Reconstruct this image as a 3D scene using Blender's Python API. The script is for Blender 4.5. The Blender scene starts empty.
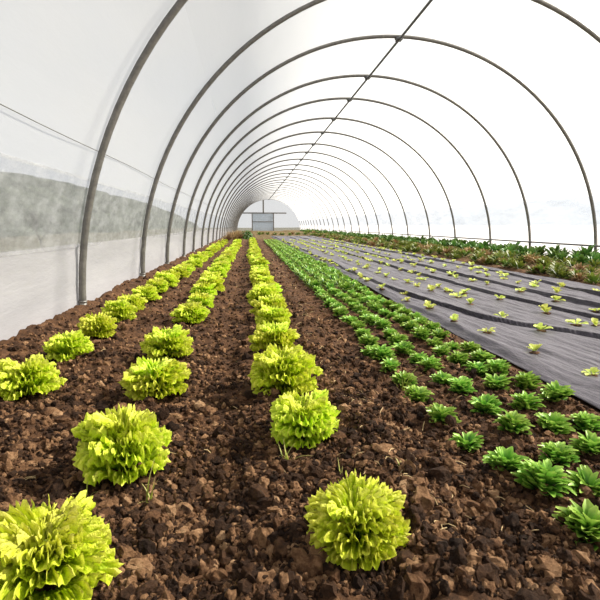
import bpy, math, random
import numpy as np
rng = np.random.default_rng(7)
random.seed(7)
SC = bpy.context.scene
COL = SC.collection
PI = math.pi

# ------------------------------------------------------------------ camera
F, H, YAW, PITCH = 470.0, 0.58, 0.1079, 0.1584
cam = bpy.data.cameras.new('camera'); cam.sensor_width = 36; cam.lens = F/600*36
cam.clip_start = 0.02; cam.clip_end = 1000
camo = bpy.data.objects.new('camera', cam); COL.objects.link(camo)
camo.location = (0, 0, H); camo.rotation_euler = (PI/2-PITCH, 0, -YAW)
SC.camera = camo
def px(x, y, z):
    cx = x*math.cos(YAW)-y*math.sin(YAW); cy = x*math.sin(YAW)+y*math.cos(YAW); zz = z-H
    d = cy*math.cos(PITCH)-zz*math.sin(PITCH); u = zz*math.cos(PITCH)+cy*math.sin(PITCH)
    if d < .05: return (-9999, -9999)
    return (300+F*cx/d, 300-F*u/d)
def ground_at(u, v):                      # the ground point seen at a photo pixel (used to measure where plants grow)
    a, b = (u-300)/F, (300-v)/F
    cy = math.cos(PITCH)+b*math.sin(PITCH); z = b*math.cos(PITCH)-math.sin(PITCH)
    X = a*math.cos(YAW)+cy*math.sin(YAW); Y = cy*math.cos(YAW)-a*math.sin(YAW)
    t = -H/z
    return X*t, Y*t
def in_view(x, y, z=.05, m=8):
    u, v = px(x, y, z)
    return -m < u < 600+m and -m < v < 600+m

# ------------------------------------------------------------------ noise
def _hash(i, j, s):
    n = (i*374761393 + j*668265263 + s*974711) & 0xffffffff
    n = ((n ^ (n >> 13))*1274126177) & 0xffffffff
    return ((n ^ (n >> 16)) & 0xffff)/65535.0
def vnoise(x, y, s=0):
    x = np.asarray(x, float); y = np.asarray(y, float)
    i = np.floor(x).astype(np.int64); j = np.floor(y).astype(np.int64)
    fx = x-i; fy = y-j; fx = fx*fx*(3-2*fx); fy = fy*fy*(3-2*fy)
    a = _hash(i, j, s); b = _hash(i+1, j, s); c = _hash(i, j+1, s); d = _hash(i+1, j+1, s)
    return (a*(1-fx)+b*fx)*(1-fy)+(c*(1-fx)+d*fx)*fy-.5
def sstep(a, b, x):
    t = np.clip((np.asarray(x, float)-a)/(b-a), 0, 1); return t*t*(3-2*t)
def soil_z(x, y):
    x = np.asarray(x, float); y = np.asarray(y, float)
    near = 1-sstep(3, 14, y)*.6
    z = .030*vnoise(x*3.1, y*2.4, 1)+.034*vnoise(x*9, y*8, 2)+.026*near*vnoise(x*23, y*22, 3)+.016*near*vnoise(x*55, y*52, 4)
    z = z*.8
    z += .05*(1-sstep(-1.14, -.92, x))                                   # soil banked against the left wall
    z -= .025*np.exp(-((x+.10)/.11)**2)+.018*np.exp(-((x+.52)/.09)**2)     # walked furrows
    z += .02*np.exp(-((x-.32)/.08)**2)
    m = sstep(1.02, 1.16, x)*(1-sstep(3.28, 3.40, x))                      # flat under the fabric
    z = z*(1-m)-.03*m
    r = sstep(3.35, 3.7, x); z = z*(1-.4*r)+.05*r
    return z
PLEATS = [(1.28, [(2.0, .60), (2.3, .46), (2.75, .19), (3.9, .02), (6, 0), (30, -.05)]),
          (1.98, [(2.0, .24), (2.6, .18), (3.5, .06), (6, 0), (30, -.06)]),
          (2.43, [(2.0, .06), (4.0, .04), (7, 0), (30, -.05)]),
          (2.98, [(2.0, -.14), (3.6, -.12), (5.5, .06), (30, 0)])]
def mat_folds(y):
    out = []
    for k, (x0, kn) in enumerate(PLEATS):
        c = x0+np.interp(y, [a for a, b in kn], [b for a, b in kn])+.05*vnoise(y*.9, y*0+k, 14)+.012*vnoise(y*5, y*0+k, 15)
        out.append((c, 0.021*(.8+.8*vnoise(y*1.7, y*0+k, 17))))
    return out
def mat_z(x, y):
    x = np.asarray(x, float); y = np.asarray(y, float)
    z = .004+.016*(vnoise(x*2.2, y*1.1, 11)+.5)+.016*vnoise(x*15, y*1.5+x*3, 12)+.009*vnoise(x*36+y*2, y*3.5, 13)+.005*vnoise(x*70+y*5, y*9, 18)+.006*vnoise(x*9-y*5, y*9, 16)
    for c, h in mat_folds(y):
        t = x-c
        z = z+h*np.where(t < 0, 0, np.exp(-(t/.07)**2))-.016*np.exp(-((t+.02)/.03)**2)*(t < 0)
    return z
def mat_shift(x, y):                       # the fold hangs over the hollow on its left
    s = 0*x
    for c, h in mat_folds(y):
        t = x-c
        s = s-h*1.25*np.where(t < 0, 0, np.exp(-(t/.035)**2))
    return s
# ------------------------------------------------------------------ materials
def nm(name):
    m = bpy.data.materials.new(name); m.use_nodes = True
    nt = m.node_tree; nt.nodes.clear()
    out = nt.nodes.new('ShaderNodeOutputMaterial')
    return m, nt, out
def N(nt, t, **kw):
    n = nt.nodes.new(t)
    for k, v in kw.items():
        if k in n.inputs.keys() if hasattr(n.inputs, 'keys') else False: n.inputs[k].default_value = v
        else: setattr(n, k, v)
    return n
def ramp(nt, stops):
    r = nt.nodes.new('ShaderNodeValToRGB'); e = r.color_ramp.elements
    e[0].position, e[0].color = stops[0][0], (*stops[0][1], 1)
    e[1].position, e[1].color = stops[1][0], (*stops[1][1], 1)
    for p, c in stops[2:]:
        q = e.new(p); q.color = (*c, 1)
    return r
def noise(nt, scale, detail=5, rough=.6, coord='Object', vec=None, stretch=None):
    n = nt.nodes.new('ShaderNodeTexNoise'); n.inputs['Scale'].default_value = scale
    n.inputs['Detail'].default_value = detail; n.inputs['Roughness'].default_value = rough
    tc = nt.nodes.new('ShaderNodeTexCoord')
    if stretch:
        mp = nt.nodes.new('ShaderNodeMapping'); mp.inputs['Scale'].default_value = stretch
        nt.links.new(tc.outputs[coord], mp.inputs['Vector']); nt.links.new(mp.outputs[0], n.inputs['Vector'])
    else: nt.links.new(tc.outputs[coord], n.inputs['Vector'])
    return n
def leaf_mat(name, stops, trans=.35, attr='edge', rough=.45, bump=0, bscale=150, tcol=(.5, .6, .05), varscale=0):
    m, nt, out = nm(name)
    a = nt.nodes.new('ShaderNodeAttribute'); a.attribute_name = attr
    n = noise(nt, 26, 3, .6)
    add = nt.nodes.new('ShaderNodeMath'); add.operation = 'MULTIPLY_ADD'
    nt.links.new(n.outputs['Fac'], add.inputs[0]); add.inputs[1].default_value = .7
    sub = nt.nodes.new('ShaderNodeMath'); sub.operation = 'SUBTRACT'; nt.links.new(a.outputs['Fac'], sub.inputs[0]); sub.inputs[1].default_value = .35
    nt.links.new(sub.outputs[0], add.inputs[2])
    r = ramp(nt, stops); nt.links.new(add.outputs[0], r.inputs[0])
    oi = nt.nodes.new('ShaderNodeObjectInfo')
    hsv = nt.nodes.new('ShaderNodeHueSaturation')
    mr = nt.nodes.new('ShaderNodeMapRange'); mr.inputs[3].default_value = .488; mr.inputs[4].default_value = .515
    mv = nt.nodes.new('ShaderNodeMapRange'); mv.inputs[3].default_value = .85; mv.inputs[4].default_value = 1.12
    nt.links.new(oi.outputs['Random'], mr.inputs[0]); nt.links.new(oi.outputs['Random'], mv.inputs[0])
    nt.links.new(mr.outputs[0], hsv.inputs['Hue']); nt.links.new(mv.outputs[0], hsv.inputs['Value'])
    nt.links.new(r.outputs[0], hsv.inputs['Color'])
    p = nt.nodes.new('ShaderNodeBsdfPrincipled'); p.inputs['Roughness'].default_value = rough
    p.inputs['Specular IOR Level'].default_value = .35
    nt.links.new(hsv.outputs[0], p.inputs['Base Color'])
    t = nt.nodes.new('ShaderNodeBsdfTranslucent'); nt.links.new(hsv.outputs[0], t.inputs[0])
    if bump:
        nb = noise(nt, bscale, 4, .6); b = nt.nodes.new('ShaderNodeBump'); b.inputs['Strength'].default_value = bump; b.inputs['Distance'].default_value = .006
        nt.links.new(nb.outputs['Fac'], b.inputs['Height']); nt.links.new(b.outputs[0], p.inputs['Normal']); nt.links.new(b.outputs[0], t.inputs['Normal'])
    mx = nt.nodes.new('ShaderNodeMixShader'); mx.inputs[0].default_value = trans
    nt.links.new(p.outputs[0], mx.inputs[1]); nt.links.new(t.outputs[0], mx.inputs[2])
    nt.links.new(mx.outputs[0], out.inputs[0])
    return m
M = {}
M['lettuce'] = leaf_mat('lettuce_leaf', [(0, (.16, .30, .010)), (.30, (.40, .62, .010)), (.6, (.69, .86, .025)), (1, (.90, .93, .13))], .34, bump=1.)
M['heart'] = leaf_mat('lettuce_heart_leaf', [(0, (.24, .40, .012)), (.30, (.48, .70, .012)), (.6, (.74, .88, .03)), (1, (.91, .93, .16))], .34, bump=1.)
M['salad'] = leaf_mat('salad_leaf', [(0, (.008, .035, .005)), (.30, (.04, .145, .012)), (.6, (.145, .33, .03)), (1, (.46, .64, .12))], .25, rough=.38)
M['seedling'] = leaf_mat('seedling_leaf', [(0, (.30, .42, .05)), (.4, (.55, .64, .10)), (.8, (.78, .80, .22)), (1, (.86, .86, .42))], .3)
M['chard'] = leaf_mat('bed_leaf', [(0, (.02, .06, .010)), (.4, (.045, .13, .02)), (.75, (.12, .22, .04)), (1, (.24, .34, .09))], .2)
M['weed'] = leaf_mat('weed_leaf', [(0, (.03, .05, .008)), (.4, (.08, .13, .014)), (.75, (.17, .20, .03)), (1, (.36, .33, .09))], .25)
M['dry'] = leaf_mat('dry_stalk', [(0, (.10, .05, .02)), (.4, (.20, .11, .045)), (.75, (.32, .21, .09)), (1, (.45, .33, .17))], .15, rough=.7)
M['grass'] = leaf_mat('grass_blade', [(0, (.20, .26, .03)), (.4, (.35, .40, .06)), (.8, (.55, .52, .16)), (1, (.65, .58, .25))], .25)

def soil_material(name, clod=False):
    m, nt, out = nm(name)
    p = nt.nodes.new('ShaderNodeBsdfPrincipled'); p.inputs['Roughness'].default_value = .9
    p.inputs['Specular IOR Level'].default_value = .15
    n1 = noise(nt, 7 if not clod else 9, 8, .78); n2 = noise(nt, 60, 6, .75)
    mix = nt.nodes.new('ShaderNodeMath'); mix.operation = 'MULTIPLY_ADD'; mix.inputs[1].default_value = .55
    sc = nt.nodes.new('ShaderNodeMath'); sc.operation = 'MULTIPLY'; sc.inputs[1].default_value = .45
    nt.links.new(n2.outputs['Fac'], sc.inputs[0])
    nt.links.new(n1.outputs['Fac'], mix.inputs[0]); nt.links.new(sc.outputs[0], mix.inputs[2])
    r = ramp(nt, [(.30, (.016, .008, .0045)), (.45, (.055, .028, .015)), (.55, (.122, .060, .029)), (.66, (.27, .148, .074)), (.8, (.46, .29, .16))])
    fac = mix.outputs[0]
    if clod:                                # every crumb has its own tone
        at = nt.nodes.new('ShaderNodeAttribute'); at.attribute_name = 'edge'
        ad = nt.nodes.new('ShaderNodeMath'); ad.operation = 'MULTIPLY_ADD'; ad.inputs[1].default_value = .36
        s2 = nt.nodes.new('ShaderNodeMath'); s2.operation = 'SUBTRACT'; s2.inputs[1].default_value = .17; nt.links.new(mix.outputs[0], s2.inputs[0])
        nt.links.new(at.outputs['Fac'], ad.inputs[0]); nt.links.new(s2.outputs[0], ad.inputs[2]); fac = ad.outputs[0]
    nt.links.new(fac, r.inputs[0])
    col = r.outputs[0]
    if not clod:
        # the drier, straw-strewn earth beyond the rows and in the bed by the right wall
        tc = nt.nodes.new('ShaderNodeTexCoord'); sx = nt.nodes.new('ShaderNodeSeparateXYZ'); nt.links.new(tc.outputs['Object'], sx.inputs[0])
        my = nt.nodes.new('ShaderNodeMapRange'); my.inputs[1].default_value = 17.5; my.inputs[2].default_value = 20.5
        mx_ = nt.nodes.new('ShaderNodeMapRange'); mx_.inputs[1].default_value = 3.35; mx_.inputs[2].default_value = 3.8
        nt.links.new(sx.outputs['Y'], my.inputs[0]); nt.links.new(sx.outputs['X'], mx_.inputs[0])
        mxx = nt.nodes.new('ShaderNodeMath'); mxx.operation = 'MAXIMUM'; nt.links.new(my.outputs[0], mxx.inputs[0]); nt.links.new(mx_.outputs[0], mxx.inputs[1])
        dr = ramp(nt, [(.3, (.05, .034, .014)), (.5, (.125, .085, .035)), (.7, (.28, .20, .09))]); nt.links.new(mix.outputs[0], dr.inputs[0])
        mc = nt.nodes.new('ShaderNodeMix'); mc.data_type = 'RGBA'
        nt.links.new(mxx.outputs[0], mc.inputs[0]); nt.links.new(col, mc.inputs[6]); nt.links.new(dr.outputs[0], mc.inputs[7])
        col = mc.outputs[2]
    nt.links.new(col, p.inputs['Base Color'])
    nb = noise(nt, 110, 6, .8)
    b = nt.nodes.new('ShaderNodeBump'); b.inputs['Strength'].default_value = .9; b.inputs['Distance'].default_value = .012
    nt.links.new(nb.outputs['Fac'], b.inputs['Height']); nt.links.new(b.outputs[0], p.inputs['Normal'])
    nt.links.new(p.outputs[0], out.inputs[0])
    return m
M['soil'] = soil_material('dark_tilled_soil'); M['clod'] = soil_material('soil_crumb', True)

def film(name, transp, white=(.93, .93, .93), grain=0., gloss=.03, bump=.3, bscale=6, transl=.8, stretch=(1, .25, 1)):
    m, nt, out = nm(name)
    n = noise(nt, bscale, 6, .65, stretch=stretch)
    b = nt.nodes.new('ShaderNodeBump'); b.inputs['Strength'].default_value = bump; b.inputs['Distance'].default_value = .02
    nt.links.new(n.outputs['Fac'], b.inputs['Height'])
    r = ramp(nt, [(.3, tuple(c*(1-grain) for c in white)), (.7, white)]); nt.links.new(n.outputs['Fac'], r.inputs[0])
    tl = nt.nodes.new('ShaderNodeBsdfTranslucent'); nt.links.new(r.outputs[0], tl.inputs[0])
    df = nt.nodes.new('ShaderNodeBsdfDiffuse'); nt.links.new(r.outputs[0], df.inputs[0])
    for s in (tl, df): nt.links.new(b.outputs[0], s.inputs['Normal'])
    m1 = nt.nodes.new('ShaderNodeMixShader'); m1.inputs[0].default_value = transl
    nt.links.new(df.outputs[0], m1.inputs[1]); nt.links.new(tl.outputs[0], m1.inputs[2])
    gl = nt.nodes.new('ShaderNodeBsdfGlossy'); gl.inputs['Roughness'].default_value = .3; nt.links.new(b.outputs[0], gl.inputs['Normal'])
    m2 = nt.nodes.new('ShaderNodeMixShader'); m2.inputs[0].default_value = gloss
    nt.links.new(m1.outputs[0], m2.inputs[1]); nt.links.new(gl.outputs[0], m2.inputs[2])
    tr = nt.nodes.new('ShaderNodeBsdfTransparent')
    m3 = nt.nodes.new('ShaderNodeMixShader'); m3.inputs[0].default_value = transp
    if grain > .05:
        mr = nt.nodes.new('ShaderNodeMapRange'); mr.inputs[1].default_value = .35; mr.inputs[2].default_value = .65
        mr.inputs[3].default_value = transp*1.15; mr.inputs[4].default_value = transp*.8
        nt.links.new(n.outputs['Fac'], mr.inputs[0]); nt.links.new(mr.outputs[0], m3.inputs[0])
    nt.links.new(m2.outputs[0], m3.inputs[1]); nt.links.new(tr.outputs[0], m3.inputs[2])
    nt.links.new(m3.outputs[0], out.inputs[0])
    return m
M['film'] = film('milky_greenhouse_film', .50, bscale=3, grain=.02, transl=.62)
M['skirt'] = film('white_skirt_film', .08, (.72, .70, .715), .10, bscale=4, bump=.8, transl=.6)
M['vent_l'] = film('clear_band_film', .55, (.9, .9, .9), .35, bscale=14, stretch=(1, .5, 1), transl=.7)
M['vent_r'] = film('clear_band_film_hazy', .6, (.66, .69, .76), .06, bscale=5, transl=.4)

def plain(name, col, rough=.5, metal=0., spec=.5, bump=0, bscale=40, var=.25, stretch=None):
    m, nt, out = nm(name)
    p = nt.nodes.new('ShaderNodeBsdfPrincipled'); p.inputs['Roughness'].default_value = rough
    p.inputs['Metallic'].default_value = metal; p.inputs['Specular IOR Level'].default_value = spec
    n = noise(nt, bscale, 5, .65, stretch=stretch)
    r = ramp(nt, [(.3, tuple(c*(1-var) for c in col)), (.7, tuple(min(1, c*(1+var)) for c in col))])
    nt.links.new(n.outputs['Fac'], r.inputs[0]); nt.links.new(r.outputs[0], p.inputs['Base Color'])
    if bump:
        b = nt.nodes.new('ShaderNodeBump'); b.inputs['Strength'].default_value = bump; b.inputs['Distance'].default_value = .01
        nt.links.new(n.outputs['Fac'], b.inputs['Height']); nt.links.new(b.outputs[0], p.inputs['Normal'])
    nt.links.new(p.outputs[0], out.inputs[0])
    return m
M['steel'] = plain('galvanised_steel', (.17, .16, .145), .42, .35, .5, .05, 25)
M['steel_dark'] = plain('weathered_steel', (.10, .10, .10), .5, .3)
M['fabric'] = plain('black_woven_fabric', (.060, .051, .066), .48, 0, .55, .5, 22, .45, (5, 1, 1))
M['straw'] = plain('dry_straw', (.42, .30, .15), .7, 0, .2, 0, 20, .4)
M['outside'] = plain('outside_grass', (.085, .08, .06), .9, 0, .1, 0, 1.5, .3)
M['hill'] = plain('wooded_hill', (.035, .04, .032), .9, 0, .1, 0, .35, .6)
M['bark'] = plain('tree_bark', (.03, .027, .024), .9, 0, .1)
M['needle'] = plain('evergreen_leaf', (.02, .035, .02), .8, 0, .1)

# ------------------------------------------------------------------ mesh helpers
class MB:
    def __init__(s): s.v = []; s.f = []; s.e = []; s.n = 0
    def add(s, v, f, e=None):
        v = np.asarray(v, float).reshape(-1, 3)
        s.v.append(v); s.f += [tuple(int(i)+s.n for i in q) for q in f]
        s.e.append(np.full(len(v), .5) if e is None else np.asarray(e, float).reshape(-1)); s.n += len(v)
    def grid(s, P, e=None):
        a, b = P.shape[:2]
        idx = np.arange(a*b).reshape(a, b)
        q = np.stack([idx[:-1, :-1], idx[1:, :-1], idx[1:, 1:], idx[:-1, 1:]], -1).reshape(-1, 4)
        s.add(P.reshape(-1, 3), q.tolist(), e)
    def tube(s, pts, r, seg=8, e=None, cap=True):
        pts = np.asarray(pts, float); n = len(pts)
        r = np.full(n, r) if np.isscalar(r) else np.asarray(r)
        t = np.gradient(pts, axis=0); t /= np.linalg.norm(t, axis=1)[:, None]+1e-12
        up = np.array([0, 0, 1.]) if abs(t[0][2]) < .9 else np.array([0, 1., 0])
        rings = []
        a = np.cross(up, t[0]); a /= np.linalg.norm(a)
        for i in range(n):
            a = a-t[i]*(a@t[i]); a /= np.linalg.norm(a)+1e-12
            b = np.cross(t[i], a)
            th = np.arange(seg)/seg*2*PI
            rings.append(pts[i]+r[i]*(np.cos(th)[:, None]*a+np.sin(th)[:, None]*b))
        V = np.concatenate(rings); fs = []
        for i in range(n-1):
            for k in range(seg):
                fs.append((i*seg+k, i*seg+(k+1) % seg, (i+1)*seg+(k+1) % seg, (i+1)*seg+k))
        if cap:
            fs.append(tuple(range(seg))[::-1]); fs.append(tuple((n-1)*seg+k for k in range(seg)))
        s.add(V, fs, e if e is None else np.repeat(e, seg))
    def box(s, c, d):
        c = np.array(c); d = np.array(d)/2
        v = [c+d*np.array(q) for q in ((-1,-1,-1),(1,-1,-1),(1,1,-1),(-1,1,-1),(-1,-1,1),(1,-1,1),(1,1,1),(-1,1,1))]
        s.add(v, [(0,3,2,1),(4,5,6,7),(0,1,5,4),(1,2,6,5),(2,3,7,6),(3,0,4,7)])
    def mesh(s, name, mat, smooth=True):
        me = bpy.data.meshes.new(name)
        me.from_pydata(np.concatenate(s.v).tolist(), [], s.f)
        at = me.attributes.new('edge', 'FLOAT', 'POINT'); at.data.foreach_set('value', np.concatenate(s.e).astype(np.float32))
        if smooth: me.polygons.foreach_set('use_smooth', np.ones(len(me.polygons), bool))
        me.materials.append(mat); me.update()
        return me
    def build(s, name, mat, parent=None, smooth=True, loc=(0, 0, 0)):
        o = bpy.data.objects.new(name, s.mesh(name, mat, smooth)); COL.objects.link(o); o.location = loc
        if parent is not None: o.parent = parent
        return o
def empty(name):
    o = bpy.data.objects.new(name, None); COL.objects.link(o); o.empty_display_size = .05; return o
def tag(o, label=None, cat=None, group=None, kind=None):
    if label: o['label'] = label
    if cat: o['category'] = cat
    if group: o['group'] = group
    if kind: o['kind'] = kind
    return o
ONES = 'zeroth first second third fourth fifth sixth seventh eighth ninth tenth eleventh twelfth thirteenth fourteenth fifteenth sixteenth seventeenth eighteenth nineteenth'.split()
TENS = {2: 'twenty', 3: 'thirty', 4: 'forty', 5: 'fifty', 6: 'sixty', 7: 'seventy', 8: 'eighty', 9: 'ninety'}
TENTH = {2: 'twentieth', 3: 'thirtieth', 4: 'fortieth', 5: 'fiftieth', 6: 'sixtieth', 7: 'seventieth', 8: 'eightieth', 9: 'ninetieth'}
def ordinal(n):
    if n < 20: return ONES[n]
    if n >= 100: return 'hundredth' if n == 100 else 'hundred-and-'+ordinal(n-100)
    return TENTH[n//10] if n % 10 == 0 else TENS[n//10]+'-'+ONES[n % 10]
def copy_tree(o):
    c = o.copy(); COL.objects.link(c)
    for ch in PROTO_KIDS.get(o.name, []):
        d = ch.copy(); COL.objects.link(d); d.parent = c
    return c
PROTO_KIDS = {}

# ------------------------------------------------------------------ tunnel
XC, A, B = 2.041, 3.185, 3.10
Y0, Y1 = -6.0, 48.0
def prof(z, side):                         # x of the tunnel skin at height z
    return XC+side*A*math.sqrt(max(0, 1-(z/B)**2))
def shell(pts, name, mat, parent=None, wob=.004, ny=150):
    ys = np.concatenate([np.linspace(Y0, 12, 90), np.linspace(12.6, Y1, 60)])
    P = np.zeros((len(ys), len(pts), 3))
    for j, (x, z) in enumerate(pts):
        nx, nz = (x-XC)/A**2, z/B**2; l = math.hypot(nx, nz)+1e-9
        w = wob*(vnoise(ys*1.3, ys*0+j*.35, 31)*2+vnoise(ys*4, ys*0+j*.9, 32))
        P[:, j, 0] = x+nx/l*w; P[:, j, 1] = ys; P[:, j, 2] = z+nz/l*w
    mb = MB(); mb.grid(P)
    return mb.build(name, mat, parent)
ang = lambda z: math.asin(z/B)
def arcpts(t0, t1, n): return [(XC+A*math.cos(t), B*math.sin(t)) for t in np.linspace(t0, t1, n)]
LZ0, LZ1, RZ0, RZ1 = .435, .86, .55, 1.0
wl = shell(arcpts(PI-ang(LZ1), PI-ang(2.0), 12), 'wall_left', M['film']); wl['kind'] = 'structure'
s = shell([(XC-A*math.cos(ang(z)) if z > 0 else XC-A, z) for z in np.linspace(-.12, LZ0+.02, 10)], 'skirt', M['skirt'], wl, .012); s['label'] = 'white plastic skirt along the foot of the wall'
s = shell(arcpts(PI-ang(LZ0), PI-ang(LZ1+.015), 6), 'clear_band', M['vent_l'], wl, .003); s['label'] = 'clear grey band through which dark trees show'
wr = shell(arcpts(ang(2.0), ang(RZ1), 12), 'wall_right', M['film']); wr['kind'] = 'structure'
s = shell([(XC+A*math.cos(ang(z)) if z > 0 else XC+A, z) for z in np.linspace(-.12, RZ0+.02, 10)], 'skirt', M['skirt'], wr, .012); s['label'] = 'white plastic skirt along the foot of the wall'
s = shell(arcpts(ang(RZ0), ang(RZ1+.015), 6), 'clear_band', M['vent_r'], wr, .003); s['label'] = 'hazy bluish band of film'
ce = shell(arcpts(ang(2.0), PI-ang(2.0), 26), 'ceiling', M['film']); ce['kind'] = 'structure'

# hoops
HY = [3.24, 5.06, 6.58, 8.26, 9.71, 11.47, 13.16, 15.04, 16.72, 18.50]
while HY[-1] < Y1-1.2: HY.append(HY[-1]+1.68)
hb = MB(); th = np.linspace(0, PI, 65)
ai, bi = A-.033, B-.033
pts = [(XC+ai, 0, -.25)]+[(XC+ai*math.cos(t), 0, bi*math.sin(t)) for t in th]+[(XC-ai, 0, -.25)]
hb.tube(pts, .0235, 10)
hoop = hb.build('tunnel_hoop', M['steel'])
cb = MB(); cb.box((XC, 0, bi-.03), (.075, .07, .05)); cb.tube([(XC-.055, 0, bi-.03), (XC+.055, 0, bi-.03)], .012, 8)
cl = cb.build('ridge_clamp', M['steel_dark'], hoop); PROTO_KIDS[hoop.name] = [cl]
for q in (-1, 1):
    cb = MB(); cb.tube([(XC+q*ai, 0, -.25), (XC+q*ai, 0, .08)], .027, 10); cb.tube([(XC+q*ai, 0, .068), (XC+q*ai, 0, .08)], .030, 10)
    PROTO_KIDS[hoop.name].append(cb.build('ground_socket', M['steel'], hoop))
for i, y in enumerate(HY):
    o = hoop if i == 0 else copy_tree(hoop)
    o.location.y = y
    tag(o, 'curved steel tunnel hoop, %s from the near end, arching over the crop rows' % ordinal(i+1), 'hoop', 'steel hoops of the tunnel')
mb = MB(); ys = np.linspace(1.2, Y1, 60)
mb.tube([(XC, y, bi-.045) for y in ys], .017, 8)
tag(mb.build('ridge_purlin', M['steel_dark']), 'long thin steel tube running under the peak of the hoops to the far end', 'rail')
mb = MB()
mb.tube([(XC+ai-.045, y, .27) for y in ys], .014, 8)
tag(mb.build('side_rail', M['steel_dark']), 'low horizontal steel rail along the right wall above the leafy bed', 'rail')
mb = MB(); z = 1.045
mb.tube([(prof(z, -1)+.012, y, z+.006*math.sin(y*1.9)) for y in np.linspace(.8, Y1-.4, 120)], .0022, 6)
tag(mb.build('wall_wire', M['steel']), 'thin wire running along the left film wall above the grey band', 'wire')

# far end wall
mb = MB()
nn = 33; T = np.linspace(0, PI, nn)
P = np.zeros((9, nn, 3))
for i, k in enumerate(np.linspace(0, 1, 9)):
    P[i, :, 0] = XC+A*np.cos(T); P[i, :, 1] = Y1; P[i, :, 2] = np.maximum(B*np.sin(T)*k, -.0)-.05*(1-k)
mb.grid(P)
tag(mb.build('wall_back', film('end_wall_film', .86, (.88, .90, .93), .03)), kind='structure')
fr = bpy.data.objects.new('door_1', None); COL.objects.link(fr); fr.location = (1.45, Y1-.08, 0); tag(fr, kind='structure')
mb = MB(); mb.box((0, 0, .86), (2.1, .02, 1.7)); d = mb.build('door_leaf', film('door_film', .3, (.62, .68, .75), .1), fr, False)
for n_, c, dm in (('door_post', (-1.07, 0, .86), (.09, .07, 1.74)), ('door_post', (1.07, 0, .86), (.09, .07, 1.74)), ('door_rail', (0, -.01, .9), (2.1, .06, .06))):
    mb = MB(); mb.box(c, dm); mb.build(n_, M['steel'], fr, False)
mb = MB(); mb.box((1.5, Y1-.16, 1.75), (4.6, .09, .12)); mb.build('trim_1', M['steel'], None, False)['kind'] = 'structure'
mb = MB(); mb.box((1.5, Y1-.16, 2.4), (.14, .09, 1.3)); mb.build('trim_2', M['steel'], None, False)['kind'] = 'structure'

# ------------------------------------------------------------------ ground
xs = np.concatenate([np.arange(-1.32, 1.2, .011), np.arange(1.21, 3.3, .06), np.arange(3.3, 5.4, .03)])
ys = np.exp(np.arange(math.log(.42), math.log(Y1+.4), .0062))
ys = np.concatenate([np.linspace(-6, .40, 30), ys])
X, Y = np.meshgrid(xs, ys)
mb = MB(); mb.grid(np.stack([X, Y, soil_z(X, Y)], -1)[:, ::-1])
g = mb.build('ground', M['soil'], None, True); g['kind'] = 'structure'

# crumbs of earth: nobody could count them
ico = []
def icosphere(sub):
    import bmesh
    b = bmesh.new(); bmesh.ops.create_icosphere(b, subdivisions=sub, radius=1)
    v = np.array([q.co[:] for q in b.verts]); f = [[w.index for w in q.verts] for q in b.faces]; b.free(); return v, f
I1, I2 = icosphere(1), icosphere(2)
mb = MB(); cnt = 0
while cnt < 30000:
    u, v = rng.uniform(-20, 620), 236+364*rng.random()**.8
    x, y = ground_at(u, v)
    if y > 16 or x < -1.10 or x > 1.16 or (x > 1.1 and y > 1.2): continue
    if x > .52 and rng.random() < .35: continue
    r = .0027*math.exp(rng.normal(0, .6))+.0019*min(y, 6)
    if rng.random() < .06: r *= 2.0
    r = min(r, .019)
    V, Fc = (I2 if (r > .007 and y < 2.2) else I1)
    o3 = rng.uniform(0, 99, 2); q = V*(1+.8*vnoise(V[:, :1]*1.3+V[:, 2:]*.7+o3[0], V[:, 1:2]*1.3+o3[1], 71)+(.20+.1*(r < .007))*rng.standard_normal((len(V), 1)).clip(-1.5, 1.5))*rng.uniform(.55, 1.25, 3)*r
    a = rng.uniform(0, 6.28); c_, s_ = math.cos(a), math.sin(a)
    q = q@np.array([[c_, -s_, 0], [s_, c_, 0], [0, 0, 1]])
    mb.add(q+np.array([x, y, float(soil_z(x, y))+r*.3]), Fc, np.full(len(V), rng.random()**1.3)); cnt += 1
tag(mb.build('soil_crumbs', M['clod'], None, False), 'loose crumbs and lumps of dark brown earth between the plants', 'soil', None, 'stuff')
# straw bits
mb = MB()
for k in range(420):
    y = .75+rng.random()**2*11; x = rng.normal(.36, .10) if rng.random() < .6 else rng.uniform(-1, 1.1)
    L = rng.uniform(.006, .020); a = rng.uniform(0, PI); z = float(soil_z(x, y))+.006
    d = np.array([math.cos(a)*L, math.sin(a)*L, rng.normal(0, .004)])
    mb.tube([np.array([x, y, z])-d, np.array([x, y, z+.004]), np.array([x, y, z])+d], .0009+.0002*y, 4)
tag(mb.build('straw_litter', M['straw'], None, False), 'scattered bits of dry straw and root on the earth', 'straw', None, 'stuff')

# ------------------------------------------------------------------ black fabric
xm = np.arange(1.13, 3.335, .007); ym = np.exp(np.arange(math.log(1.05), math.log(25), .0085))
X, Y = np.meshgrid(xm, ym)
edge = .03*vnoise(Y*1.1, Y*0, 41)+.012*vnoise(Y*4, Y*0, 42)
Xe = X+mat_shift(X, Y)+edge*np.clip(1-(X-1.13)/.3, 0, 1)
Z = mat_z(X, Y)-.022*(1-sstep(1.13, 1.2, X))-.02*sstep(3.27, 3.335, X)
mb = MB(); mb.grid(np.stack([Xe, Y, Z], -1)[:, ::-1])
fab = mb.build('weed_fabric', M['fabric'])
tag(fab, 'wide black woven weed fabric lying creased on the ground with seedlings growing through', 'weed fabric')
so = fab.modifiers.new('thick', 'SOLIDIFY'); so.thickness = .003; so.offset = -1

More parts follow.
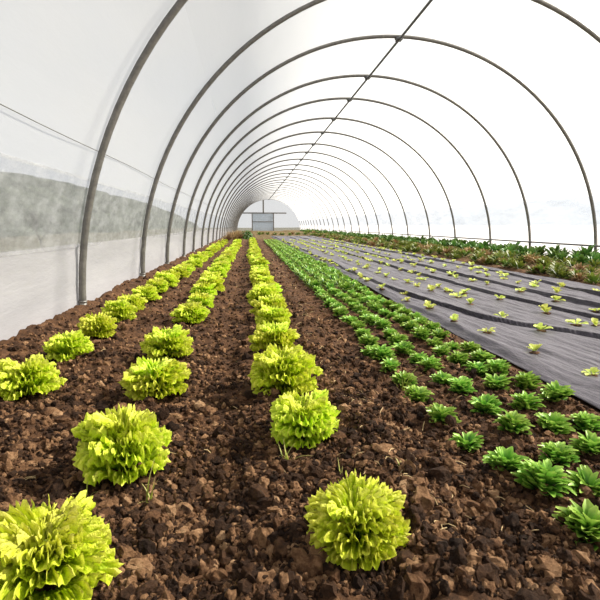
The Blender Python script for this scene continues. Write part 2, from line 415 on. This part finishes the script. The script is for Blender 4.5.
# ------------------------------------------------------------------ plants: leaves
def frill_leaf(mb, R, az, tilt, L, W, curl, frill, nu=11, nv=57, lift=0.):
    s = (np.linspace(0, 1, nu)**.8)[:, None]; q = np.linspace(-1, 1, nv)[None, :]
    fm = R.uniform(.72, .9)
    lob = 1-.16*np.abs(q)**2.2+.05*np.sin(q*R.uniform(3, 5)+R.uniform(0, 6))
    a = s*L*lob*np.cos(q*fm*.9); b = W*1.45*s**.9*lob*np.sin(q*fm)          # along and across the flat leaf
    u = np.clip(a/L, 0, 1.1)
    e = s**2.2
    ph = R.uniform(0, 6.28, 6); k1 = R.uniform(17, 22); k2 = R.uniform(41, 50)
    d = frill*e*(np.sin(q*k1+ph[0])+.75*np.sin(q*k2+ph[1]+s*5)+.55*np.sin(q*75+ph[5]+s*9))+.0045*np.sin(s*17+q*4+ph[2])*np.sin(q*13+ph[3])*s
    a = a+frill*.35*e*np.sin(q*k1*1.5+ph[4])+.002*e*np.sin(q*41+ph[2])
    b = b+frill*.9*e*np.cos(q*k1+ph[0])
    cup = W*.30*(b/W)**2*.6
    # bend the flat leaf along an arc: tilt from vertical grows by curl towards the tip
    uu = np.linspace(0, 1.25, 60); t = tilt+curl*uu**1.6+1.0*uu**5
    rr = np.concatenate([[0], np.cumsum((np.sin(t[1:])+np.sin(t[:-1]))/2*np.diff(uu))])*L+.004
    zz = np.concatenate([[0], np.cumsum((np.cos(t[1:])+np.cos(t[:-1]))/2*np.diff(uu))])*L+lift
    ua = np.clip(a/L, 0, 1.25)
    r = np.interp(ua, uu, rr); z = np.interp(ua, uu, zz); tn = np.interp(ua, uu, t)
    off = d+cup
    r = r-np.cos(tn)*off; z = z+np.sin(tn)*off
    ca, sa = math.cos(az), math.sin(az)
    P = np.stack([r*ca-b*sa, r*sa+b*ca, np.maximum(z, -.004)], -1)
    mb.grid(P, np.clip(.05+.78*s**1.8+.30*d/frill*.5+0*q, 0, 1))
def make_lettuce(seed, hi=True):
    R = np.random.default_rng(seed); o = MB(); h = MB()
    nu, nv = (13, 111) if hi else (8, 41)
    ga = R.uniform(0, 6); fr_ = .0068
    def ring(mb, n, t0, t1, l0, l1, w0, w1, c0, c1, lift, off):
        for k in range(n):
            frill_leaf(mb, R, ga+off+k*2*PI/n+R.normal(0, .16), R.uniform(t0, t1), R.uniform(l0, l1), R.uniform(w0, w1), R.uniform(c0, c1), fr_, nu, nv, lift)
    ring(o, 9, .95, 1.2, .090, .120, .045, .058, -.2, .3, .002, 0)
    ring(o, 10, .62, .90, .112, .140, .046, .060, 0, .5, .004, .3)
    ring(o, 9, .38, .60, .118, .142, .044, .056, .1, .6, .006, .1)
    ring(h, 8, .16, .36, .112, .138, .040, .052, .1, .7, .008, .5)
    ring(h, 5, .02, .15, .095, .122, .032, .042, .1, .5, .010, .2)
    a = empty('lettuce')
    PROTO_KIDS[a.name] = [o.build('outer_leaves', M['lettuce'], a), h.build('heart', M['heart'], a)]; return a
lettuce_hi = [make_lettuce(100+i) for i in range(6)]
lettuce_lo = [make_lettuce(200+i, False) for i in range(4)]

def spoon_leaf(mb, az, tilt, L, W, curl, R, nu=5, nv=5, base=.003, lift=0., e0=.2, e1=.9, cupk=.35, tipw=.62, fold=0.):
    u = np.linspace(0, 1, nu)[:, None]; v = np.linspace(-1, 1, nv)[None, :]
    t = tilt+curl*np.linspace(0, 1, nu)**1.5
    r = (np.cumsum(np.sin(t))*L/nu)[:, None]+base; z = (np.cumsum(np.cos(t))*L/nu)[:, None]+lift
    w = W*np.sin(PI*(.06+.90*u**(1/tipw*.9)))**.8*(.25+.75*u**.6)+W*.07
    off = cupk*w*v**2+fold*np.sin(v*5+u*7+R.uniform(0, 6))*W*.15*u
    tn = t[:, None]; rr = r-np.cos(tn)*off; zz = z+np.sin(tn)*off
    ss = v*w
    tw = R.normal(0, .2)
    ca, sa = math.cos(az), math.sin(az)
    P = np.stack([rr*ca-ss*sa, rr*sa+ss*ca, zz+ss*tw*u], -1)
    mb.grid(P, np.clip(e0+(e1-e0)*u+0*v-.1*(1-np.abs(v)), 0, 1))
def rosette(R, rings, name, mat, jit=.1, aj=.25, **kw):
    mb = MB()
    for (n, tl, L, W, cu) in rings:
        a0 = R.uniform(0, 6)
        for k in range(n):
            spoon_leaf(mb, a0+k*2*PI/n+R.normal(0, aj), tl+R.normal(0, jit), L*R.uniform(.82, 1.15), W*R.uniform(.8, 1.15), cu+R.normal(0, .15), R, **kw)
    return mb.build(name, mat)
def make_salad(i):
    R = np.random.default_rng(300+i); o = empty('salad_plant')
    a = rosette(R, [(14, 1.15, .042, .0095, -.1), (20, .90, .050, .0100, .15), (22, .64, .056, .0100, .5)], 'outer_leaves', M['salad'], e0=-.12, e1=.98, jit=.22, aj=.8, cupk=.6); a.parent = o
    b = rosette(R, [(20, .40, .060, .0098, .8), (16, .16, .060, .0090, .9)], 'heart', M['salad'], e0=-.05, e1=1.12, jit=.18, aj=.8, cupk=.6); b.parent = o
    PROTO_KIDS[o.name] = [a, b]; return o
salad_proto = [make_salad(i) for i in range(5)]
salad_far = [rosette(np.random.default_rng(320+i), [(11, 1.15, .058, .012, -.3), (14, .75, .070, .0125, 0), (12, .32, .078, .0115, .3)], 'salad_plant', M['salad'], e0=-.05, e1=1., nu=4, nv=3, jit=.18, aj=.5) for i in range(3)]
def make_seedling(i):
    R = np.random.default_rng(400+i); mb = MB()
    n = R.integers(5, 8); a0 = R.uniform(0, 6)
    for k in range(n):
        spoon_leaf(mb, a0+k*2.4+R.normal(0, .3), R.uniform(.35, 1.2), R.uniform(.045, .075), R.uniform(.017, .026), R.uniform(.2, .8), R, nu=6, nv=7, lift=.003, e0=.2, e1=.85, fold=1.)
    o = empty('lettuce_seedling'); l_ = mb.build('leaves', M['seedling'], o)
    p = MB(); V, Fc = I2; p.add(V*np.array([.034, .034, .010])*(1+.2*R.standard_normal((len(V), 1)).clip(-1, 1)), Fc)
    c = p.build('soil_plug', M['clod'], o, False); c['label'] = 'dark soil in the planting hole'
    PROTO_KIDS[o.name] = [l_, c]; return o
seed_proto = [make_seedling(i) for i in range(6)]
bed_proto = [rosette(np.random.default_rng(500+i), [(8, 1.0, .17, .036, .3), (10, .6, .22, .040, .4), (7, .25, .23, .036, .35)], 'leafy_plant', M['chard'], e0=.15, e1=.8, nu=6, nv=5, fold=1., lift=-.01) for i in range(5)]
weed_proto = []
for i in range(5):
    R = np.random.default_rng(540+i)
    weed_proto.append(rosette(R, [(9, 1.15, .13, .028, .3), (10, .75, .16, .026, .4), (7, .35, .16, .022, .4)], 'bed_weed', M['dry' if i == 3 else 'weed'], e0=.1, e1=.9, nu=5, nv=3, lift=-.01))
def make_grass(i, n, h, mat, name, w=.0022):
    R = np.random.default_rng(600+i); mb = MB()
    for k in range(n):
        a = R.uniform(0, 6.28); b = R.uniform(.1, .7); L = h*R.uniform(.5, 1.1); u = np.linspace(0, 1, 6)
        t = b+R.uniform(0, .9)*u
        r = np.cumsum(np.sin(t))*L/6; z = np.cumsum(np.cos(t))*L/6-.01
        x0, y0 = R.normal(0, h*.06, 2)
        c, s_ = math.cos(a), math.sin(a)
        ww = w*(1-u*.85)
        P = np.stack([np.stack([x0+r*c-q*ww*s_, y0+r*s_+q*ww*c, z+abs(q)*ww*.3], -1) for q in (-1, 0, 1)], 1)
        mb.grid(P, np.repeat(u, 3)*.8+.1)
    return mb.build(name, M[mat])
used = set()
def place(proto, x, y, z, s, rz, label, cat, group, lean=0., tall=1.):
    o = proto if proto.name not in used else copy_tree(proto)
    used.add(proto.name)
    o.location = (x, y, z); o.scale = (s, s, s*tall*rng.uniform(.95, 1.08)); o.rotation_euler = (rng.normal(0, lean), rng.normal(0, lean), rz)
    if o.name != proto.name or True: tag(o, label, cat, group)
    return o

# ------------------------------------------------------------------ lettuces in three rows
def chain(measured, x_far, y_end, step):
    pts = [ground_at(*p) for p in measured]
    y = pts[-1][1]
    while True:
        y += step*rng.uniform(.86, 1.14)
        if y > y_end: break
        k = min(1, (y-pts[len(measured)-1][1])/2)
        pts.append((pts[len(measured)-1][0]*(1-k)+x_far*k+rng.normal(0, .018), y))
    return pts
rows = [
    ('row along the left wall', chain([(28, 392), (69, 361), (98, 336), (120, 320), (131, 311)], -.765, 15.0, .375), [1.0, .9, .88, .92, .9]),
    ('second row from the left wall', chain([(46, 590), (125, 466), (157, 391), (168, 356), (191, 320), (200, 306)], -.345, 15.8, .375), [.95, 1.02, 1.03, 1.0, 1.0, .9]),
    ('third row from the left wall', chain([(355, 548), (303, 436), (284, 388), (274, 350), (273, 331)], .115, 17.2, .375), [.86, .92, 1.12, .95, .95]),
]
for rn, pts, sc in rows:
    n = 0
    for i, (x, y) in enumerate(pts):
        if not in_view(x, y, .1, 40): continue
        n += 1
        s_ = sc[i] if i < len(sc) else rng.uniform(.86, 1.12)
        P = lettuce_hi[(n*5+len(rn)) % 6] if y < 5 else lettuce_lo[(n*3) % 4]
        place(P, x, y, float(soil_z(x, y))-.004, s_, rng.uniform(0, 6.28), 'frilly yellow-green lettuce, %s from the front in the %s' % (ordinal(n), rn), 'lettuce', 'lettuces in the rows on the left', .05, 1.22 if s_ == 1.02 else 1.06)

# ------------------------------------------------------------------ salad plants in four rows
SR = [('row nearest the lettuces', .578, [(540, 497), (506, 474), (468, 446), (441, 423), (416, 400), (404, 384)], .137),
      ('second row from the lettuces', .722, [(589, 494), (556, 468), (512, 440), (486, 415), (460, 394), (443, 382)], .137),
      ('second row from the black fabric', .85, [(592, 460), (552, 431), (525, 408), (497, 388), (476, 372)], .140),
      ('row along the black fabric', .97, [(586, 426), (556, 402), (526, 385), (497, 372)], .142)]
cand = []
for ri, (rn, xf, ms, st) in enumerate(SR):
    pts = [ground_at(*p) for p in ms]
    pre = []; y = pts[0][1]-st*1.05
    while y > .6: pre.append((pts[0][0], y)); y -= st
    pts = pre[::-1]+pts; x0, y0 = pts[-1]; y = y0
    while y < 17:
        y += st*rng.uniform(.9, 1.1); k = min(1, (y-y0)/2)
        pts.append((x0*(1-k)+(xf+.0)*k+rng.normal(0, .01), y))
    n = 0
    for x, y in pts:
        if not in_view(x, y, .03, 14): continue
        n += 1; cand.append((y, x, n, rn))
cand.sort(); late = cand[300:]
for i, (y, x, n, rn) in enumerate(cand[:300]):
    P = salad_proto[i % 5] if y < 4 else salad_far[i % 3]
    s_ = rng.uniform(.88, 1.1)*(1.03 if y < 4 else 1.12)
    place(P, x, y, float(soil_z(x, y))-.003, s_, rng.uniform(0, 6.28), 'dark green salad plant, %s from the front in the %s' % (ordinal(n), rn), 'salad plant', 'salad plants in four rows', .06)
mb = MB()
srcv = [np.array([q.co[:] for q in p.data.vertices]) for p in salad_far]; srcf = [[list(q.vertices) for q in p.data.polygons] for p in salad_far]
srce = []
for p in salad_far:
    e = np.zeros(len(p.data.vertices), np.float32); p.data.attributes['edge'].data.foreach_get('value', e); srce.append(e)
for i, (y, x, n, rn) in enumerate(late):
    a = rng.uniform(0, 6.28); c_, s_ = math.cos(a), math.sin(a)
    mb.add(srcv[i % 3]@np.array([[c_, -s_, 0], [s_, c_, 0], [0, 0, 1]])*1.03+np.array([x, y, float(soil_z(x, y))-.003]), srcf[i % 3], srce[i % 3])
if late: tag(mb.build('salad_greens', M['salad']), 'far ends of the dark green salad rows merging into a carpet of leaves', 'salad plants', None, 'stuff')

# ------------------------------------------------------------------ seedlings on the fabric
SD = [('first fabric row from the salad plants', [(592, 376), (535, 353), (487, 333), (454, 323), (429, 309), (407, 302)], 1.235, .30),
      ('second fabric row from the salad plants', [(541, 331), (502, 317), (470, 305)], 1.58, .31),
      ('third fabric row from the salad plants', [(595, 327), (576, 327), (546, 314), (500, 302), (464, 296), (447, 293)], 1.90, .31),
      ('third fabric row from the right bed', [(556, 302), (521, 293), (487, 286)], 2.26, .31),
      ('second fabric row from the right bed', [(596, 313), (556, 295), (533, 288)], 2.70, .31),
      ('first fabric row from the right bed', [(596, 293), (562, 289), (536, 286), (505, 279)], 3.05, .31)]
k_ = 0
for rn, ms, xf, st in SD:
    pts = [ground_at(*p) for p in ms]; x0, y0 = pts[-1]; y = y0
    while y < 17.5:
        y += st*rng.uniform(.8, 1.2); k = min(1, (y-y0)/1.5)
        if rng.random() < .05: continue
        pts.append((x0*(1-k)+xf*k+rng.normal(0, .035), y))
    n = 0
    for x, y in sorted(pts, key=lambda q: q[1]):
        if not in_view(x, y, .03, 10): continue
        n += 1; k_ += 1
        place(seed_proto[k_ % 6], x, y, float(mat_z(x, y))-.001, rng.uniform(.62, 1.0), rng.uniform(0, 6.28),
              'pale lettuce seedling, %s from the front in the %s' % (ordinal(n), rn), 'seedling', 'seedlings growing through the fabric', .08)
print('seedlings', k_, 'salad', len(cand))

# ------------------------------------------------------------------ bed along the right wall
k_ = 0
for rn, xc, st, sc in (('back row under the right rail', 4.84, .20, 1.05), ('front row of the right bed', 4.45, .25, .95)):
    y = 5.0; n = 0
    while y < 40:
        y += st*rng.uniform(.8, 1.2)*(1 if y < 18 else 1.6); x = xc+rng.normal(0, .07)
        if not in_view(x, y, .1, 15): continue
        n += 1; k_ += 1
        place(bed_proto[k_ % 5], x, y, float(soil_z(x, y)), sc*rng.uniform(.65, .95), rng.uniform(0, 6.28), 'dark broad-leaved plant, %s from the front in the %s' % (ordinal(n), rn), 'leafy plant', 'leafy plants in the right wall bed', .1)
y = 4.2; n = 0
while y < 26:
    y += .055*rng.uniform(.6, 1.4)*(1 if y < 12 else 1.9); x = 3.40+.9*rng.random()**1.3
    if not in_view(x, y, .06, 15): continue
    n += 1; k_ += 1
    place(weed_proto[n % 5], x, y, float(soil_z(x, y)), rng.uniform(.6, 1.0), rng.uniform(0, 6.28), '%s weed clump, %s from the front, between the fabric and the leafy bed' % ('dry brown' if n % 5 == 3 else 'olive green', ordinal(n)), 'weed', 'weeds between fabric and leafy bed', .1)

# ------------------------------------------------------------------ weeds, shrub and dry growth at the far end
gl = [((152, 497), 'thin yellow grass sprig at the bottom right of the largest lettuce', 0, 5, .11), ((88, 490), 'thin curved grass sprig left below the largest lettuce', 1, 3, .09),
      ((287, 462), 'pale grass tuft in front of the second lettuce of the third row', 2, 9, .075), ((341, 480), 'thin pale weed stalk on bare earth right of the third lettuce row', 3, 3, .07),
      ((402, 388), 'yellow-green grass tuft at the edge of the salad row nearest the lettuces', 4, 9, .10), ((402, 482), 'small low weed sprout on the bare earth below the salad rows', 5, 8, .035)]
for p, lb, i, n, h in gl:
    x, y = ground_at(*p)
    o = make_grass(i, n, h, 'grass', 'grass_tuft'); o.location = (x, y, float(soil_z(x, y))); tag(o, lb, 'grass tuft')
dp = [make_grass(20+i, 70, .46, 'dry', 'dry_weed', .012) for i in range(3)]
spots = [(-.72, 16.4), (-.50, 17.4), (-.74, 18.3), (-.35, 19.0), (-.68, 20.2), (-.74, 22.0), (-.5, 23.0), (-.72, 25.0)]
for i, (x, y) in enumerate(spots):
    place(dp[i % 3], x, y, float(soil_z(x, y)), rng.uniform(.75, 1.0), rng.uniform(0, 6), 'brown dry weed clump, %s from the front, beyond the lettuce row by the left wall' % ordinal(i+1), 'dry weed', 'dry weeds at the far left')
for i in range(16):
    x = .6+i*.26+rng.normal(0, .05); y = 29+rng.normal(0, .5)
    place(weed_proto[i % 5], x, y, float(soil_z(x, y)), rng.uniform(1.1, 1.6), rng.uniform(0, 6.28), 'low weed clump in the row across the far end, %s from its left end' % ordinal(i+1), 'weed', 'weeds across the far end')
mb = MB(); R = np.random.default_rng(77)
for k in range(420):
    d = R.standard_normal(3); d /= np.linalg.norm(d); d[2] = abs(d[2])
    c = d*np.array([.32, .3, .40])*R.uniform(.55, 1); a = R.uniform(0, 6.28); s1 = R.uniform(.03, .055)
    ax = np.array([math.cos(a), math.sin(a), R.normal(0, .4)])*s1; bx = np.cross(ax, d); bx = bx/(np.linalg.norm(bx)+1e-9)*s1*.6
    mb.add([c-ax, c-bx, c+ax, c+bx+d*.01], [(0, 1, 2, 3)], [.3, .6, .7, .5])
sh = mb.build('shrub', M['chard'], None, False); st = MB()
for k in range(6): st.tube([(0, 0, -.03), (R.normal(0, .08), R.normal(0, .08), .15), (R.normal(0, .16), R.normal(0, .16), .3)], [.012, .009, .004], 5)
st.build('stem', M['bark'], sh); sh.location = (-.12, 20.3, float(soil_z(-.12, 20.3))); tag(sh, 'dark green shrub at the far end of the third lettuce row', 'shrub')
for i, (u, v, r) in enumerate([(6, 366, .022), (63, 419, .020), (205, 405, .017), (338, 442, .022), (420, 460, .02)]):
    x, y = ground_at(u, v); q = MB(); V, Fc = I2
    q.add(V*np.array([1.2, .9, .7])*(1+.16*rng.standard_normal((len(V), 1)).clip(-1.3, 1.3))*r, Fc)
    o = q.build('soil_clod', M['clod'], None, False, (x, y, float(soil_z(x, y))+r*.3))
    tag(o, ['large clod of earth at the foot of the left wall near the first lettuce', 'large clod of earth left of the largest lettuce', 'clod of earth in the furrow between second and third lettuce rows',
            'large clod of earth right of the second lettuce in the third row', 'clod of earth on bare ground below the salad plants'][i], 'clod')

# ------------------------------------------------------------------ outside
mb = MB(); xs = np.linspace(-60, 60, 50); ys = np.linspace(-40, 120, 60); X, Y = np.meshgrid(xs, ys)
Z = -.12+0*X+.25*vnoise(X*.2, Y*.2, 51)*np.clip((np.maximum(-1.6-X, X-5.7))/8, 0, 1)
mb.grid(np.stack([X, Y, Z], -1)[:, ::-1]); mb.build('ground_outside', M['outside'])['kind'] = 'structure'
mb = MB(); ys = np.linspace(-60, 140, 120); k = np.linspace(0, 1, 14)
P = np.zeros((len(ys), 14, 3)); hh = 5.0+3.2*sstep(34, 62, ys)+1.2*vnoise(ys*.06, ys*0, 52)+.9*vnoise(ys*.4, ys*0, 53)
for j in range(14):
    P[:, j, 0] = -14-26*k[j]+3*vnoise(ys*.2, ys*0+j*.7, 54); P[:, j, 1] = ys; P[:, j, 2] = -.15+hh*math.sin(k[j]*PI/2)
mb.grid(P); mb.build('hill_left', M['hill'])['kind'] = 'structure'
mb = MB(); P = np.zeros((len(ys), 14, 3)); hh = 9+5*vnoise(ys*.04, ys*0, 62)+1.5*vnoise(ys*.3, ys*0, 63)
for j in range(14):
    P[:, j, 0] = 50+40*k[j]; P[:, j, 1] = ys; P[:, j, 2] = -.2+hh*math.sin(k[j]*PI/2)
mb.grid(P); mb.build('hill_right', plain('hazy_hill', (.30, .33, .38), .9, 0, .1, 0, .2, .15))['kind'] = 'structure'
def bare_tree(seed, x, y, h, label):
    R = np.random.default_rng(seed); mb = MB()
    def br(p, d, L, r, n):
        q = p+d*L; m = (p+q)/2+R.normal(0, .06*L, 3)
        mb.tube([p, m, q], [r, r*.8, r*.62], 6)
        if n == 0: return
        for _ in range(3):
            e = d+R.normal(0, .45, 3); e[2] += .12; e /= np.linalg.norm(e); br(q, e, L*R.uniform(.62, .8), r*.6, n-1)
    br(np.array([0, 0, -.3]), np.array([0, 0, 1.]), h*.3, h*.018, 5)
    o = mb.build('bare_tree', M['bark'], None, True, (x, y, 0)); tag(o, label, 'tree', 'bare trees outside the left wall')
bare_tree(1, -4.9, 9.6, 1.5, 'bare dark shrubby tree showing through the grey band at the left picture edge')
bare_tree(2, -5.6, 13.5, 1.5, 'smaller bare tree showing through the grey band just before the first hoop')

# ------------------------------------------------------------------ light
w = bpy.data.worlds.new('world'); SC.world = w; w.use_nodes = True
nt = w.node_tree; bg = nt.nodes['Background']
tc = nt.nodes.new('ShaderNodeTexCoord'); n = nt.nodes.new('ShaderNodeTexNoise'); n.inputs['Scale'].default_value = 1.6; n.inputs['Detail'].default_value = 4
nt.links.new(tc.outputs['Generated'], n.inputs['Vector'])
r = nt.nodes.new('ShaderNodeValToRGB'); r.color_ramp.elements[0].position = .35; r.color_ramp.elements[0].color = (.80, .86, .95, 1)
r.color_ramp.elements[1].position = .65; r.color_ramp.elements[1].color = (1, .99, .97, 1)
nt.links.new(n.outputs['Fac'], r.inputs[0]); nt.links.new(r.outputs[0], bg.inputs['Color']); bg.inputs['Strength'].default_value = .82
su = bpy.data.lights.new('sun', 'SUN'); su.energy = 15.0; su.angle = math.radians(3); su.color = (1, .95, .85)
so_ = bpy.data.objects.new('sun', su); COL.objects.link(so_)
from mathutils import Vector
so_.rotation_euler = Vector((.76, .06, .62)).to_track_quat('Z', 'Y').to_euler()
SC.view_settings.view_transform = 'Standard'; SC.view_settings.look = 'None'; SC.view_settings.gamma = 1; SC.view_settings.use_curve_mapping = False
SC.view_settings.exposure = -.05
SC.cycles.use_denoising = True
SC.cycles.transparent_max_bounces = 16
SC.cycles.max_bounces = 10
